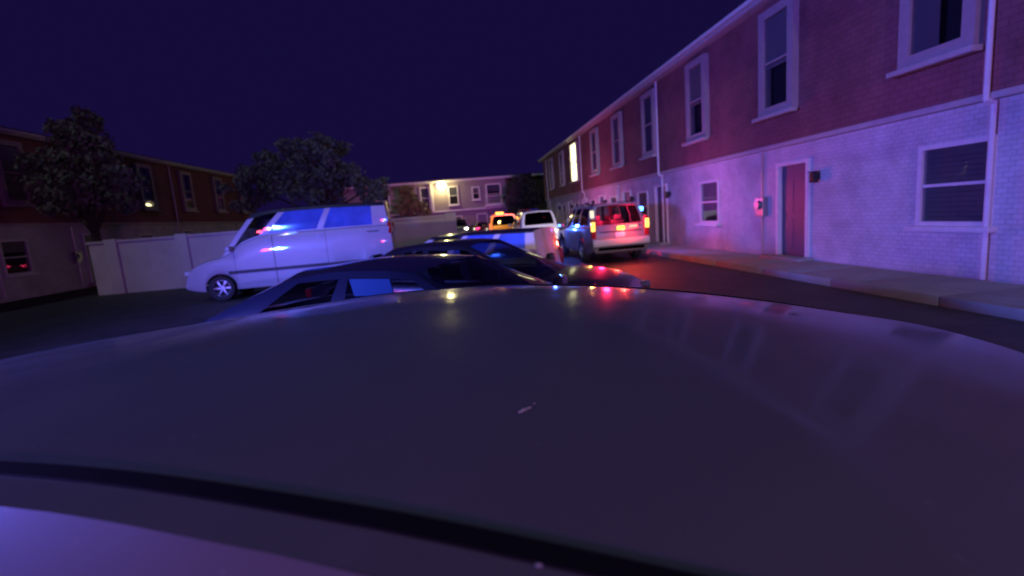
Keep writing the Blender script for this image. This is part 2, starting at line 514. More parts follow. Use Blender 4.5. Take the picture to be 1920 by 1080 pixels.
# ------------------------------------------------------------------ setting: ground, lane, kerbs
ASPH = principled('asphalt', (0.05, 0.05, 0.052), 0.62, noise=0.35, nscale=1.2, bump=0.6, bscale=120)
CONC = principled('concrete', (0.32, 0.31, 0.29), 0.85, noise=0.18, nscale=2.0, bump=0.3)
WHITEP = principled('line_paint', (0.7, 0.7, 0.68), 0.7, noise=0.35, nscale=9)
SOIL = principled('soil_grass', (0.03, 0.05, 0.018), 0.95, noise=0.5, nscale=3.0, bump=0.8, bscale=40)

def cracked(m):
    nt = m.node_tree; b = nt.nodes['Principled BSDF']; tc = nt.nodes.new('ShaderNodeTexCoord')
    n = nt.nodes.new('ShaderNodeTexNoise'); n.inputs['Scale'].default_value = .8; n.inputs['Detail'].default_value = 6
    nt.links.new(tc.outputs['Object'], n.inputs['Vector'])
    ad = nt.nodes.new('ShaderNodeMix'); ad.data_type = 'RGBA'; ad.inputs[0].default_value = .25
    nt.links.new(tc.outputs['Object'], ad.inputs[6]); nt.links.new(n.outputs['Color'], ad.inputs[7])
    v = nt.nodes.new('ShaderNodeTexVoronoi'); v.feature = 'DISTANCE_TO_EDGE'; v.inputs['Scale'].default_value = .45
    nt.links.new(ad.outputs[2], v.inputs['Vector'])
    r = nt.nodes.new('ShaderNodeMapRange'); r.inputs['From Min'].default_value = 0; r.inputs['From Max'].default_value = .012
    r.inputs['To Min'].default_value = .25; r.inputs['To Max'].default_value = 1
    nt.links.new(v.outputs['Distance'], r.inputs['Value'])
    old = b.inputs['Base Color'].links[0].from_socket
    mu = nt.nodes.new('ShaderNodeMix'); mu.data_type = 'RGBA'; mu.blend_type = 'MULTIPLY'; mu.inputs[0].default_value = 1
    nt.links.new(old, mu.inputs[6]); nt.links.new(r.outputs['Result'], mu.inputs[7]); nt.links.new(mu.outputs[2], b.inputs['Base Color'])
cracked(ASPH)
g = span('ground', -400, 400, -400, 400, -.6, -.05, SOIL); g['kind'] = 'structure'
g = span('parking_lot', -14.5, 6.6, -30, 53, -.3, 0, ASPH); g['kind'] = 'structure'
g = span('sidewalk', 6.75, 8.15, -6, 47, -.3, .10, CONC); g['kind'] = 'structure'
slab_me = None
for k in range(35):
    if slab_me is None:
        o = box('paving_slab', (0, 0, 0), (1.395, 1.488, .04), CONC, g, .008); slab_me = o.data
    else:
        o = bpy.data.objects.new('paving_slab', slab_me); COL.objects.link(o); o.parent = g
    o.location = (7.452, -5.2+1.5*k, .118+random.uniform(-.003, .003)); o.rotation_euler = (random.uniform(-.003, .003), 0, 0)
g = span('kerb', 6.62, 6.735, -6, 47, -.3, .06, CONC); g['kind'] = 'structure'
kerb_me = None
for k in range(26):
    if kerb_me is None:
        o = box('kerb_stone', (0, 0, 0), (.145, 1.99, .36), CONC, g, .018); kerb_me = o.data
    else:
        o = bpy.data.objects.new('kerb_stone', kerb_me); COL.objects.link(o); o.parent = g
    o.location = (6.675+random.uniform(-.004, .004), -5+2*k, -.035+random.uniform(-.004, .004))

TH = math.atan2(-0.4472, 0.8944)                      # the parked row stands askew to the lane
A = Vector((math.cos(TH), math.sin(TH), 0)); N = Vector((-math.sin(TH), math.cos(TH), 0))
def row(a, n, z=0.0): return tuple(A*a+N*n+Vector((0, 0, z)))
for k, n in enumerate((-.55, 2.1, 4.75, 7.45, 10.3)):
    o = box('stall_line', row(-2.6-.5*k, n, .004), (4.9, .1, .004), WHITEP, rz=TH)
    o['kind'] = 'structure'

# ------------------------------------------------------------------ buildings
STUCCO = principled('painted_brick', (0.62, 0.60, 0.57), 0.85, noise=0.12, nscale=1.5)
add_relief(STUCCO, 'brick', 3.2, 0.7, 0.015)
SIDING = principled('mansard_shingle', (0.19, 0.07, 0.07), 0.85, noise=0.22, nscale=2.2)
add_relief(SIDING, 'lap', 1.4, 0.6, 0.03)
BROWNW = principled('brown_siding', (0.06, 0.042, 0.035), 0.9, noise=0.25, nscale=2.0)
TRIM = principled('white_trim', (0.62, 0.60, 0.58), 0.6, noise=0.08)
EAVE = principled('eave_board', (0.42, 0.36, 0.34), 0.7, noise=0.12)
PALEW = principled('pale_siding', (0.22, 0.18, 0.2), 0.8, noise=0.12)
DOORM = principled('door_paint', (0.09, 0.085, 0.12), 0.5, noise=0.1)
ROOFM = principled('roof_felt', (0.05, 0.045, 0.045), 0.9, noise=0.2)
PANE = principled('window_pane', (0.06, 0.05, 0.055), 0.10, spec=0.8)
HGLASS = glass('house_glass', (.8, .8, .82))
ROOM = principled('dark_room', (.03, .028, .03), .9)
BLINDS = [principled('blind_%d' % k, c, .8) for k, c in enumerate(((.34, .31, .30), (.22, .19, .20), (.42, .36, .30), (.16, .16, .20)))]
TAUPE = principled('taupe_trim', (0.34, 0.27, 0.27), 0.6, noise=0.1)
BLIND = principled('blind', (0.30, 0.29, 0.28), 0.8)
METAL = principled('dull_metal', (0.3, 0.3, 0.31), 0.4, 0.7)

def brick_colour(m, c1, c2, mortar, scale):
    nt = m.node_tree; b = nt.nodes['Principled BSDF']; tc = nt.nodes.new('ShaderNodeTexCoord'); mp = nt.nodes.new('ShaderNodeMapping')
    mp.inputs['Rotation'].default_value = (RAD(90), 0, 0); nt.links.new(tc.outputs['Object'], mp.inputs['Vector'])
    t = nt.nodes.new('ShaderNodeTexBrick'); t.inputs['Scale'].default_value = scale
    t.inputs['Color1'].default_value = (*c1, 1); t.inputs['Color2'].default_value = (*c2, 1); t.inputs['Mortar'].default_value = (*mortar, 1)
    t.inputs['Mortar Size'].default_value = .018
    nt.links.new(mp.outputs[0], t.inputs['Vector'])
    n = nt.nodes.new('ShaderNodeTexNoise'); n.inputs['Scale'].default_value = .9; n.inputs['Detail'].default_value = 9; n.inputs['Roughness'].default_value = .7
    nt.links.new(tc.outputs['Object'], n.inputs['Vector'])
    r = nt.nodes.new('ShaderNodeMapRange'); r.inputs['From Min'].default_value = .3; r.inputs['From Max'].default_value = .62
    r.inputs['To Min'].default_value = .62; r.inputs['To Max'].default_value = 1.05
    nt.links.new(n.outputs['Fac'], r.inputs['Value'])
    mu = nt.nodes.new('ShaderNodeMix'); mu.data_type = 'RGBA'; mu.blend_type = 'MULTIPLY'; mu.inputs[0].default_value = 1
    nt.links.new(t.outputs['Color'], mu.inputs[6]); nt.links.new(r.outputs['Result'], mu.inputs[7])
    nt.links.new(mu.outputs[2], b.inputs['Base Color'])
brick_colour(STUCCO, (.60, .58, .56), (.55, .53, .51), (.47, .45, .44), 3.2)
brick_colour(SIDING, (.26, .088, .094), (.23, .08, .085), (.17, .06, .062), 2.2)
def curtain_material():
    m = bpy.data.materials.new('lit_curtain'); m.use_nodes = True
    nt = m.node_tree; nt.nodes.clear()
    out = nt.nodes.new('ShaderNodeOutputMaterial'); e = nt.nodes.new('ShaderNodeEmission')
    tc = nt.nodes.new('ShaderNodeTexCoord'); w = nt.nodes.new('ShaderNodeTexWave')
    w.inputs['Scale'].default_value = 1.6; w.inputs['Distortion'].default_value = 3.0; w.inputs['Detail'].default_value = 2
    w.inputs['Detail Scale'].default_value = .6
    cr = nt.nodes.new('ShaderNodeValToRGB')
    cr.color_ramp.elements[0].color = (.42, .42, .16, 1); cr.color_ramp.elements[1].color = (.95, .93, .52, 1)
    nt.links.new(tc.outputs['Object'], w.inputs['Vector']); nt.links.new(w.outputs['Fac'], cr.inputs[0])
    nt.links.new(cr.outputs[0], e.inputs[0]); e.inputs[1].default_value = 10
    nt.links.new(e.outputs[0], out.inputs[0])
    return m
CURTAIN = curtain_material()

def wall_panel(name, u0, u1, z0, z1, holes, y, depth, mat, parent):
    """vertical wall at local y facing -y, with openings and their reveals"""
    G = Grid()
    us = sorted({u0, u1, *[h[0] for h in holes], *[h[1] for h in holes]})
    zs = sorted({z0, z1, *[h[2] for h in holes], *[h[3] for h in holes]})
    for a, b in zip(us, us[1:]):
        for c, d in zip(zs, zs[1:]):
            um, zm = (a+b)/2, (c+d)/2
            if any(h[0] < um < h[1] and h[2] < zm < h[3] for h in holes): continue
            G.face([(a, y, c), (b, y, c), (b, y, d), (a, y, d)])
    for h in holes:
        a, b, c, d = h; e = y+depth
        G.face([(a, y, c), (a, e, c), (a, e, d), (a, y, d)]); G.face([(b, y, c), (b, y, d), (b, e, d), (b, e, c)])
        G.face([(a, y, d), (a, e, d), (b, e, d), (b, y, d)]); G.face([(a, y, c), (b, y, c), (b, e, c), (a, e, c)])
    return G.build(name, mat, parent, None)

def bar_frame(bm, u0, u1, z0, z1, w, y0, y1):
    ym, ys = (y0+y1)/2, abs(y1-y0)
    bm_box(bm, ((u0+u1)/2, ym, z1-w/2), (u1-u0, ys, w))
    bm_box(bm, ((u0+u1)/2, ym, z0+w/2), (u1-u0, ys, w))
    bm_box(bm, (u0+w/2, ym, (z0+z1)/2), (w, ys-.004, z1-z0-2*w))
    bm_box(bm, (u1-w/2, ym, (z0+z1)/2), (w, ys-.004, z1-z0-2*w))

def window(parent, u0, u1, z0, z1, y, lit=False, fw=.10, proud=.12, sill=True, label=None, head=False, fm=TRIM):
    """window set in the wall opening u0..u1, z0..z1; the wall's face is local y"""
    bm = bmesh.new(); bar_frame(bm, u0-.02, u1+.02, z0-.02, z1+.02, fw, y-proud, y+.06)
    bm_box(bm, ((u0+u1)/2, y-proud+.045, (z0+z1)/2), (u1-u0-2*fw, .05, .05))
    w = from_bm('window', bm, fm, parent)
    if label: w['label'] = label
    yp = y-proud+.05
    span('pane', u0+fw*.6, u1-fw*.6, yp, yp+.008, z0+fw*.6, z1-fw*.6, glass('clear_pane', (.98, .98, .98), .6) if lit else HGLASS, w)
    if not lit:
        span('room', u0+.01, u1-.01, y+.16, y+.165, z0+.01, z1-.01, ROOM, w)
        dp = random.choice((1, 1, .98, .75, .55, .35)); wd = random.choice((1, 1, 1, .5))
        bm = bmesh.new(); zb_ = z1-.05-(z1-z0-.1)*dp; n_ = max(3, int((z1-z0)*dp/.09))
        for k in range(n_):
            zc = zb_+(z1-.05-zb_)*(k+.5)/n_
            bm_box(bm, ((u0+.04)+(u1-u0-.08)*wd/2, yp+.055, zc), ((u1-u0-.08)*wd, .008, (z1-zb_)/n_*.93), rx=RAD(14))
        from_bm('blind', bm, random.choice(BLINDS), w)
    if lit: span('curtain', u0+.04, u1-.04, yp+.03, yp+.035, z0+.04, z1-.04, CURTAIN, w)
    if sill: box('sill', ((u0+u1)/2, y-proud-.03, z0-.06), (u1-u0+.22, .2, .09), TRIM if fm is TRIM else EAVE, w, .012)
    if head: box('window_hood', ((u0+u1)/2, y-.19, z1+.075), (u1-u0+.5, .40, .07), TRIM, w, .012)
    return w

def door(parent, u0, u1, z1, y, zb=.16):
    bm = bmesh.new()
    bm_box(bm, ((u0+u1)/2, y+.09, (z1+zb)/2), (u1-u0-.12, .05, z1-zb-.06))
    for a, b in ((.25, .95), (1.1, 1.9)):
        for s in (-1, 1):
            bm_box(bm, ((u0+u1)/2+s*(u1-u0)*.21, y+.062, zb+(a+b)/2), ((u1-u0)*.3, .012, b-a), .004)
    d = from_bm('door', bm, DOORM, parent)
    bm = bmesh.new()
    bm_box(bm, (u0+.04, y-.005, (z1+zb)/2), (.09, .12, z1-zb)); bm_box(bm, (u1-.04, y-.005, (z1+zb)/2), (.09, .12, z1-zb))
    bm_box(bm, ((u0+u1)/2, y-.008, z1-.03), (u1-u0+.02, .125, .09))
    from_bm('door_frame', bm, TRIM, d)
    bm = bmesh.new(); bm_lathe(bm, [(.001, -.09), (.03, -.08), (.034, -.05), (.012, -.03), (.012, .03)], 10, 'Y', (u1-.17, y+.06, 1.05))
    from_bm('handle', bm, METAL, d, 40)
    return d

def mansard_row(name, label, origin, rz, Lh, wins, lit, doors, low, zs=2.97, ze=6.4, depth=9.0):
    """two-storey apartment row: pale ground floor, dark shingled upper floor with tall boxed windows"""
    r = empty(name, origin, rz); tag(r, label, 'building')
    hw = .62
    holes = [(u-.58, u+.58, .13, 2.5) for u in doors]+[(u-.6, u+.6, 1.0, 2.35) for u in low]
    wall_panel('wall', 0, Lh, 0, zs, holes, 0, .16, STUCCO, r)
    hws = {u: (.82 if u in lit else hw) for u in wins}
    up = [(u-hws[u], u+hws[u], 3.72, 6.18) for u in wins]
    wall_panel('upper_wall', 0, Lh, zs, ze, up, -.14, .2, SIDING, r)
    box('storey_band', (Lh/2, -.04, zs-.03), (Lh, .26, .1), EAVE, r, .01)
    box('eave', (Lh/2, -.26, ze+.09), (Lh+.3, .42, .19), EAVE, r, .02)
    bm = bmesh.new(); bm_box(bm, (Lh/2, -.52, ze+.14), (Lh+.3, .1, .11), .03)
    from_bm('gutter', bm, TRIM, r, 40)
    bm = bmesh.new()
    bm_box(bm, (Lh/2, depth/2+.3, ze/2), (Lh-.1, depth-.02, ze-.02))
    from_bm('building_core', bm, BROWNW, r)
    box('roof', (Lh/2, depth/2-.1, ze+.26), (Lh+.2, depth+.3, .14), ROOFM, r)
    for u in wins:
        window(r, u-hws[u], u+hws[u], 3.72, 6.18, -.14, lit=(u in lit), fw=.05 if u in lit else .2, proud=.16, fm=TAUPE, head=False,
               label='tall upper window glowing pale yellow' if u in lit else None)
    for k, u in enumerate(doors):
        door(r, u-.58, u+.58, 2.5, 0)
        box('doorstep', (u, -.22, .165), (1.5, .42, .07), CONC, r, .012)
        bm = bmesh.new(); bm_box(bm, (u+.85, -.04, 2.08), (.1, .08, .16), .01); bm_box(bm, (u+.85, -.13, 2.05), (.13, .13, .22), .02); bm_box(bm, (u+.85, -.13, 2.18), (.17, .17, .03), .01)
        from_bm('porch_lantern', bm, BLACKP, r)
        if k % 2 == 0:
            bm = bmesh.new(); bm_box(bm, (u-1.15, -.08, 1.45), (.34, .15, .5), .015); bm_lathe(bm, [(.11, -.24), (.11, -.15), (.001, -.15)], 14, 'Y', (u-1.15, 0, 1.5))
            bm_tube(bm, (u-1.15, -.06, .14), (u-1.15, -.06, 1.2), .022, .022, 6); bm_tube(bm, (u-1.15, -.06, 1.7), (u-1.15, -.06, 2.85), .022, .022, 6)
            from_bm('electric_meter', bm, METAL, r)
    for u in low: window(r, u-.6, u+.6, 1.0, 2.35, 0, fw=.08, proud=.05)
    for u in np.arange(2.0, Lh, 12.0):
        bm = bmesh.new(); bm_tube(bm, (u, -.08, .15), (u, -.08, zs-.1), .04, .04, 8); bm_tube(bm, (u, -.22, zs-.1), (u, -.22, ze), .04, .04, 8)
        bm_tube(bm, (u, -.08, zs-.12), (u, -.22, zs-.08), .04, .04, 8)
        from_bm('downspout', bm, TRIM, r, 40)
    return r

wy = [40.6, 36.4, 32.4, 27.45, 23.5, 19.5, 15.5, 11.5, 7.5, 3.5]
wu = [44.7-y for y in wy]
du = [44.7-y for y in (39.5, 35.2, 31.0, 27.2, 23.0, 19.0, 11.2, 3.2)]
lu = [44.7-y for y in (37.3, 33.2, 29.1, 25.1, 21.0, 15.2, 7.3)]
mansard_row('apartment_building', 'long two-storey apartment row along the sidewalk on the right with one lit window', (8.2, 44.7, 0), RAD(-90), 54, wu, [wu[2]], du, lu)
ly = [3+4.1*k for k in range(9)]
mansard_row('apartment_building', 'two-storey apartment row on the far left behind the parked cars and trees', (-17.5, 6, 0), RAD(90), 38, ly, [], [y-.4 for y in ly[::2]], [y-.4 for y in ly[1::2]])

# back building across the end of the lot
def back_building():
    r = empty('apartment_building', (-13.0, 56, 0)); tag(r, 'low two-storey apartment block across the end of the lot under the yellow lamp', 'building')
    X = lambda x: x+13.0
    def hol(lst): return [(X(a), X(b), c, d) for a, b, c, d in lst]
    upw = hol([(-4.15, -3.1, 3.3, 5.7), (-1.0, .1, 3.5, 5.6), (1.7, 2.55, 3.9, 5.35), (3.3, 5.0, 3.25, 5.55), (-9.0, -7.6, 3.5, 5.6)])
    wall_panel('wall', 0, X(5.6), 0, 2.9, hol([(-1.2, .3, .9, 2.2), (2.0, 3.2, .13, 2.3), (-6, -4.6, .9, 2.2)]), 0, .16, PALEW, r)
    wall_panel('upper_wall', 0, X(5.6), 2.9, 6.1, upw, -.08, .2, PALEW, r)
    wall_panel('dark_wall', X(5.6), X(14), 0, 6.1, hol([(7.6, 8.6, 3.6, 5.2)]), -.16, .2, BROWNW, r)
    box('eave', (X(.5), -.3, 6.2), (27, .5, .2), TRIM, r, .02)
    box('storey_band', (X(-3.7), -.09, 2.88), (18.4, .2, .14), TRIM, r, .01)
    box('roof', (X(.5), 4.5, 6.36), (26.9, 9.6, .14), ROOFM, r)
    span('building_core', .05, 26.9, .25, 9, .02, 6.05, BROWNW, r)
    for a, b, c, d in upw: window(r, a, b, c, d, -.08, fw=.12, proud=.1, sill=True)
    window(r, X(-1.2), X(.3), .9, 2.2, 0, fw=.1, proud=.06); window(r, X(-6), X(-4.6), .9, 2.2, 0, fw=.1, proud=.06)
    window(r, X(7.6), X(8.6), 3.6, 5.2, -.16, fw=.08, proud=.05)
    door(r, X(2.0), X(3.2), 2.3, 0)
    bm = bmesh.new(); bm_box(bm, (X(-2.85), -.26, 4.4), (.28, .3, 3.1), .02)
    from_bm('pilaster', bm, TRIM, r)
    box('balcony', (X(4.15), -.55, 3.1), (2.3, .95, .16), TRIM, r, .01)
    bm = bmesh.new()
    for k in range(12): bm_box(bm, (X(3.1)+.19*k, -.98, 3.66), (.04, .04, .95))
    bm_box(bm, (X(4.15), -.98, 4.16), (2.3, .07, .07))
    from_bm('balcony_railing', bm, TRIM, r)
back_building()

# wall lamp on the back building
def wall_lamp():
    p = Vector((-1.67, 55.62, 5.72))
    r = empty('wall_lamp', p); tag(r, 'bright yellow-white floodlight under the eave of the building at the end', 'wall lamp')
    box('bracket', (0, .18, .02), (.1, .3, .1), METAL, r, .01)
    box('housing', (0, .06, .06), (.62, .18, .42), METAL, r, .03)
    bm = bmesh.new(); bmesh.ops.create_uvsphere(bm, u_segments=20, v_segments=12, radius=1, matrix=Matrix.Translation((0, -.10, 0)) @ Matrix.Diagonal((.5, .16, .42, 1)))
    from_bm('lens', bm, emit('lamp_glow', (1.0, .90, .42), 22), r, 40)
    ld = bpy.data.lights.new('lamp_light', 'POINT'); ld.energy = 330; ld.color = (1, .84, .3); ld.shadow_soft_size = .15
    lo = bpy.data.objects.new('lamp_light', ld); COL.objects.link(lo); lo.parent = r; lo.location = (0, -.55, -.25)
wall_lamp()

# low wall behind the van
def lot_wall():
    r = empty('boundary_wall', (0, 19.6, 0)); tag(r, 'plain tan boundary wall with a flat cap behind the white van', 'wall')
    WALLM = principled('tan_wall', (0.62, 0.56, 0.53), 0.9, noise=0.12, nscale=1.0, bump=.25)
    span('wall_face', -13.8, -.45, -.1, .1, 0, 1.92, WALLM, r)
    box('cap', (-7.12, 0, 1.965), (13.5, .32, .085), WALLM, r, .015)
    for x in (-.35, -2.9, -5.5, -8.0, -10.5, -13.0): box('pier', (x, 0, 1.03), (.42, .42, 2.06), WALLM, r, .02)
lot_wall()

# ------------------------------------------------------------------ trees
BARK = principled('bark', (0.06, 0.045, 0.035), 0.9, noise=0.4, nscale=6, bump=.8, bscale=14)
def leaf_mat(name, c):
    m = principled(name, c, 0.7, noise=0.45, nscale=0.9)
    return m
LEAF = leaf_mat('leaves', (0.14, 0.15, 0.105))
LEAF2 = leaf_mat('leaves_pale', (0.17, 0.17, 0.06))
def tree(name, label, loc, clumps, trunk_h, nleaf, size, mat, seed):
    r = empty(name, loc); tag(r, label, 'tree')
    rg = np.random.default_rng(seed)
    bm = bmesh.new()
    bm_tube(bm, (0, 0, -.1), (0.1, 0, trunk_h), .24, .15, 10)
    for cx, cy, cz, cr in clumps: bm_tube(bm, (0.08, 0, trunk_h*.85), (cx, cy, cz), .11, .03, 6)
    from_bm('trunk', bm, BARK, r, 40)
    fine_ = []
    for cx, cy, cz, cr in clumps:
        fine_.append((cx, cy, cz, cr*.72))
        for k in range(9):
            d = rg.normal(size=3); d /= np.linalg.norm(d); q = cr*rg.uniform(.75, 1.15)
            fine_.append((cx+d[0]*q, cy+d[1]*q, cz+d[2]*q*.8, cr*rg.uniform(.18, .38)))
    clumps = fine_
    tot = sum(c[3]**2 for c in clumps); V, Fc = [], []
    for cx, cy, cz, cr in clumps:
        n = int(nleaf*cr*cr/tot)
        d = rg.normal(size=(n, 3)); d /= np.linalg.norm(d, axis=1)[:, None]
        lump = 1+.22*np.sin(d[:, 0]*5+seed)+.18*np.sin(d[:, 1]*7+d[:, 2]*6)
        rad = cr*rg.uniform(.25, 1, n)**.45*lump
        c = np.array([cx, cy, cz])+d*rad[:, None]*np.array([1, 1, .8])
        t1 = rg.normal(size=(n, 3)); t1 /= np.linalg.norm(t1, axis=1)[:, None]
        t2 = np.cross(t1, rg.normal(size=(n, 3))); t2 /= np.linalg.norm(t2, axis=1)[:, None]
        sz = size*rg.uniform(.6, 1.4, n)[:, None]
        for q in np.stack([c+t1*sz, c+t2*sz*.55, c-t1*sz, c-t2*sz*.55], 1):
            b = len(V); V.extend(q.tolist()); Fc.append((b, b+1, b+2, b+3))
    me = bpy.data.meshes.new('crown'); me.from_pydata(V, [], Fc)
    finish('crown', me, mat, r)
    return r
tree('tree', 'broad shade tree left of the lamp-lit building, its crown rising above the van', (-8.0, 29, 0),
     [(0, 0, 5.6, 2.0), (1.6, -.3, 4.7, 1.5), (2.9, 0, 3.9, 1.15), (-1.8, .3, 5.2, 1.7), (-3.2, 0, 4.4, 1.5), (.4, -1.2, 4.4, 1.6), (.3, .9, 6.6, 1.2)], 3.0, 17000, .11, LEAF, 3)
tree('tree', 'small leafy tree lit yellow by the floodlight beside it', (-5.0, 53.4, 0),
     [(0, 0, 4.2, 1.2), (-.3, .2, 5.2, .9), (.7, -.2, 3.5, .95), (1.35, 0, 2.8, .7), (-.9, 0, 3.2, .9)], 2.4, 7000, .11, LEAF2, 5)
tree('tree', 'dark bushy tree in front of the right end of the building across the lot', (6.6, 49.6, 0),
     [(0, 0, 4.4, 1.5), (-1.0, 0, 3.4, 1.1), (1.1, 0, 3.6, 1.2), (.2, -.3, 2.6, 1.2), (.3, 0, 5.4, .8)], 2.2, 12000, .12, leaf_mat('leaves_dark', (.045, .04, .035)), 11)
tree('tree', 'dark tree at the far left in front of the apartment row', (-14.6, 21, 0),
     [(0, 0, 5.0, 1.7), (1.2, 0, 4.3, 1.2), (-1.3, .2, 4.4, 1.3), (.2, -.8, 3.9, 1.3), (0, .4, 6.2, 1.1)], 2.8, 12000, .10, LEAF, 9)

# ------------------------------------------------------------------ parked row and traffic
def place(a, n): return row(a, n)
# nearest car
def dusty(m):
    """dust film and dried water spots: uneven gloss and faint pale specks"""
    nt = m.node_tree; b = nt.nodes['Principled BSDF']; tc = nt.nodes.new('ShaderNodeTexCoord')
    n = nt.nodes.new('ShaderNodeTexNoise'); n.inputs['Scale'].default_value = 5; n.inputs['Detail'].default_value = 9
    nt.links.new(tc.outputs['Object'], n.inputs['Vector'])
    r = nt.nodes.new('ShaderNodeMapRange'); r.inputs['From Min'].default_value = .35; r.inputs['From Max'].default_value = .7
    r.inputs['To Min'].default_value = .07; r.inputs['To Max'].default_value = .26
    nt.links.new(n.outputs['Fac'], r.inputs['Value']); nt.links.new(r.outputs['Result'], b.inputs['Coat Roughness'])
    v = nt.nodes.new('ShaderNodeTexVoronoi'); v.inputs['Scale'].default_value = 38; v.inputs['Randomness'].default_value = 1
    nt.links.new(tc.outputs['Object'], v.inputs['Vector'])
    s_ = nt.nodes.new('ShaderNodeMapRange'); s_.inputs['From Min'].default_value = .06; s_.inputs['From Max'].default_value = .14
    s_.inputs['To Min'].default_value = .35; s_.inputs['To Max'].default_value = 0
    nt.links.new(v.outputs['Distance'], s_.inputs['Value'])
    n2 = nt.nodes.new('ShaderNodeTexNoise'); n2.inputs['Scale'].default_value = 9
    nt.links.new(tc.outputs['Object'], n2.inputs['Vector'])
    g2 = nt.nodes.new('ShaderNodeMapRange'); g2.inputs['From Min'].default_value = .48; g2.inputs['From Max'].default_value = .62
    nt.links.new(n2.outputs['Fac'], g2.inputs['Value'])
    mu = nt.nodes.new('ShaderNodeMath'); mu.operation = 'MULTIPLY'
    nt.links.new(s_.outputs['Result'], mu.inputs[0]); nt.links.new(g2.outputs['Result'], mu.inputs[1])
    mx_ = nt.nodes.new('ShaderNodeMix'); mx_.data_type = 'RGBA'
    old = b.inputs['Base Color'].links[0].from_socket
    nt.links.new(mu.outputs[0], mx_.inputs[0]); nt.links.new(old, mx_.inputs[6]); mx_.inputs[7].default_value = (.33, .32, .3, 1)
    nt.links.new(mx_.outputs[2], b.inputs['Base Color'])
NEARP = principled('graphite_paint', (0.15, 0.15, 0.16), 0.5, 0.0, coat=.65, noise=.06, nscale=2.5, coat_rough=.14, spec=.3)
dusty(NEARP)
near, ntop, nwid = make_car('parked_car', 'glossy dark grey car in the foreground, its roof filling the lower half', CROSS, place(-.32, .856), TH+RAD(4), NEARP, mouldings=True, fine=True, group='cars parked in the row')
# second
DARKB = paint('navy_paint', (0.012, 0.014, 0.03), 0.2, 0.35)
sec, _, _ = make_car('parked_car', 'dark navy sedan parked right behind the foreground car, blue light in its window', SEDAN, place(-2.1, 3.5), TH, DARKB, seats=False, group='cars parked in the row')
box('blue_light_panel', (-1.02, .56, 1.19), (.5, .02, .34), principled('blue_light_paint', (.18, .4, .7), .4), sec, .02, rx=RAD(14))  # added panel, painted as the blue light in the window
BLK = principled('black_paint', (0.010, 0.010, 0.013), 0.35, coat=.45, coat_rough=.12)
make_car('parked_car', 'black sedan third in the row with red reflections along its hood', SEDAN, place(-2.95, 6.15), TH, BLK, head_mat=principled('smoked_lens', (.05, .05, .05), .2, coat=.4), group='cars parked in the row')
BEIGE = paint('beige_paint', (0.50, 0.46, 0.40), 0.0, 0.45)
make_car('parked_car', 'pale beige small van with a plain back parked beyond the black sedan', HATCH, place(-4.6, 8.75), TH+math.pi, BEIGE, roof_mat=BLK, film=BLUE_PANE, group='cars parked in the row')
WHITE = paint('white_paint', (0.72, 0.72, 0.74), 0.0, 0.4)
van, _, _ = make_car('van', 'tall white van with dark windows parked in front of the tan wall', VAN, (-4.95, 15.3, 0), math.pi+RAD(4), paint('pale_grey_paint', (.36, .36, .38), 0, .4), glass_mat=TINT, film=BLUE_PANE, roof_mat=BLK, cat='van')

for sg in (1, -1):
    bm = bmesh.new(); bm_box(bm, (-.5, sg*1.0, .78), (4.4, .03, .09), .012); bm_box(bm, (-.9, sg*.985, 1.62), (3.2, .02, .03), .006)
    from_bm('side_moulding', bm, BLACKP, van)
# police SUV seen from behind
def spot(parent, loc, aim, color, power, cone=150, size=.06, blend=.6):
    ld = bpy.data.lights.new('beam', 'SPOT'); ld.energy = power; ld.color = color
    ld.spot_size = RAD(cone); ld.spot_blend = blend; ld.shadow_soft_size = size
    o = bpy.data.objects.new('beam', ld); COL.objects.link(o)
    o.parent = parent; o.location = loc
    o.rotation_euler = Vector(aim).to_track_quat('-Z', 'Y').to_euler()
    return o
BLUE = (0.04, 0.13, 1.0); RED = (1.0, 0.05, 0.10)
EBLUE = emit('blue_flash', (0.05, 0.25, 1.0), 14); ERED = emit('red_flash', (1.0, .02, .02), 14)
OFFBLUE = principled('blue_lens_off', (0.02, 0.05, 0.3), .15, coat=.5)
OFFRED = principled('red_lens_off', (0.3, 0.01, 0.01), .15, coat=.5)
def lightbar(parent, x, z, W, lit):
    b = box('lightbar', (x, 0, z), (.26, W, .05), BLACKP, parent, .02)
    n = 6
    for k in range(n):
        y = (k-(n-1)/2)*W/n
        on = (k < n/2 and 'blue' in lit) or (k >= n/2 and 'red' in lit)
        m = (EBLUE if on else OFFBLUE) if k < n/2 else (ERED if on else OFFRED)
        box('lamp', (x, y, z+.06), (.25, W/n-.01, .075), m, b, .02)
    return b

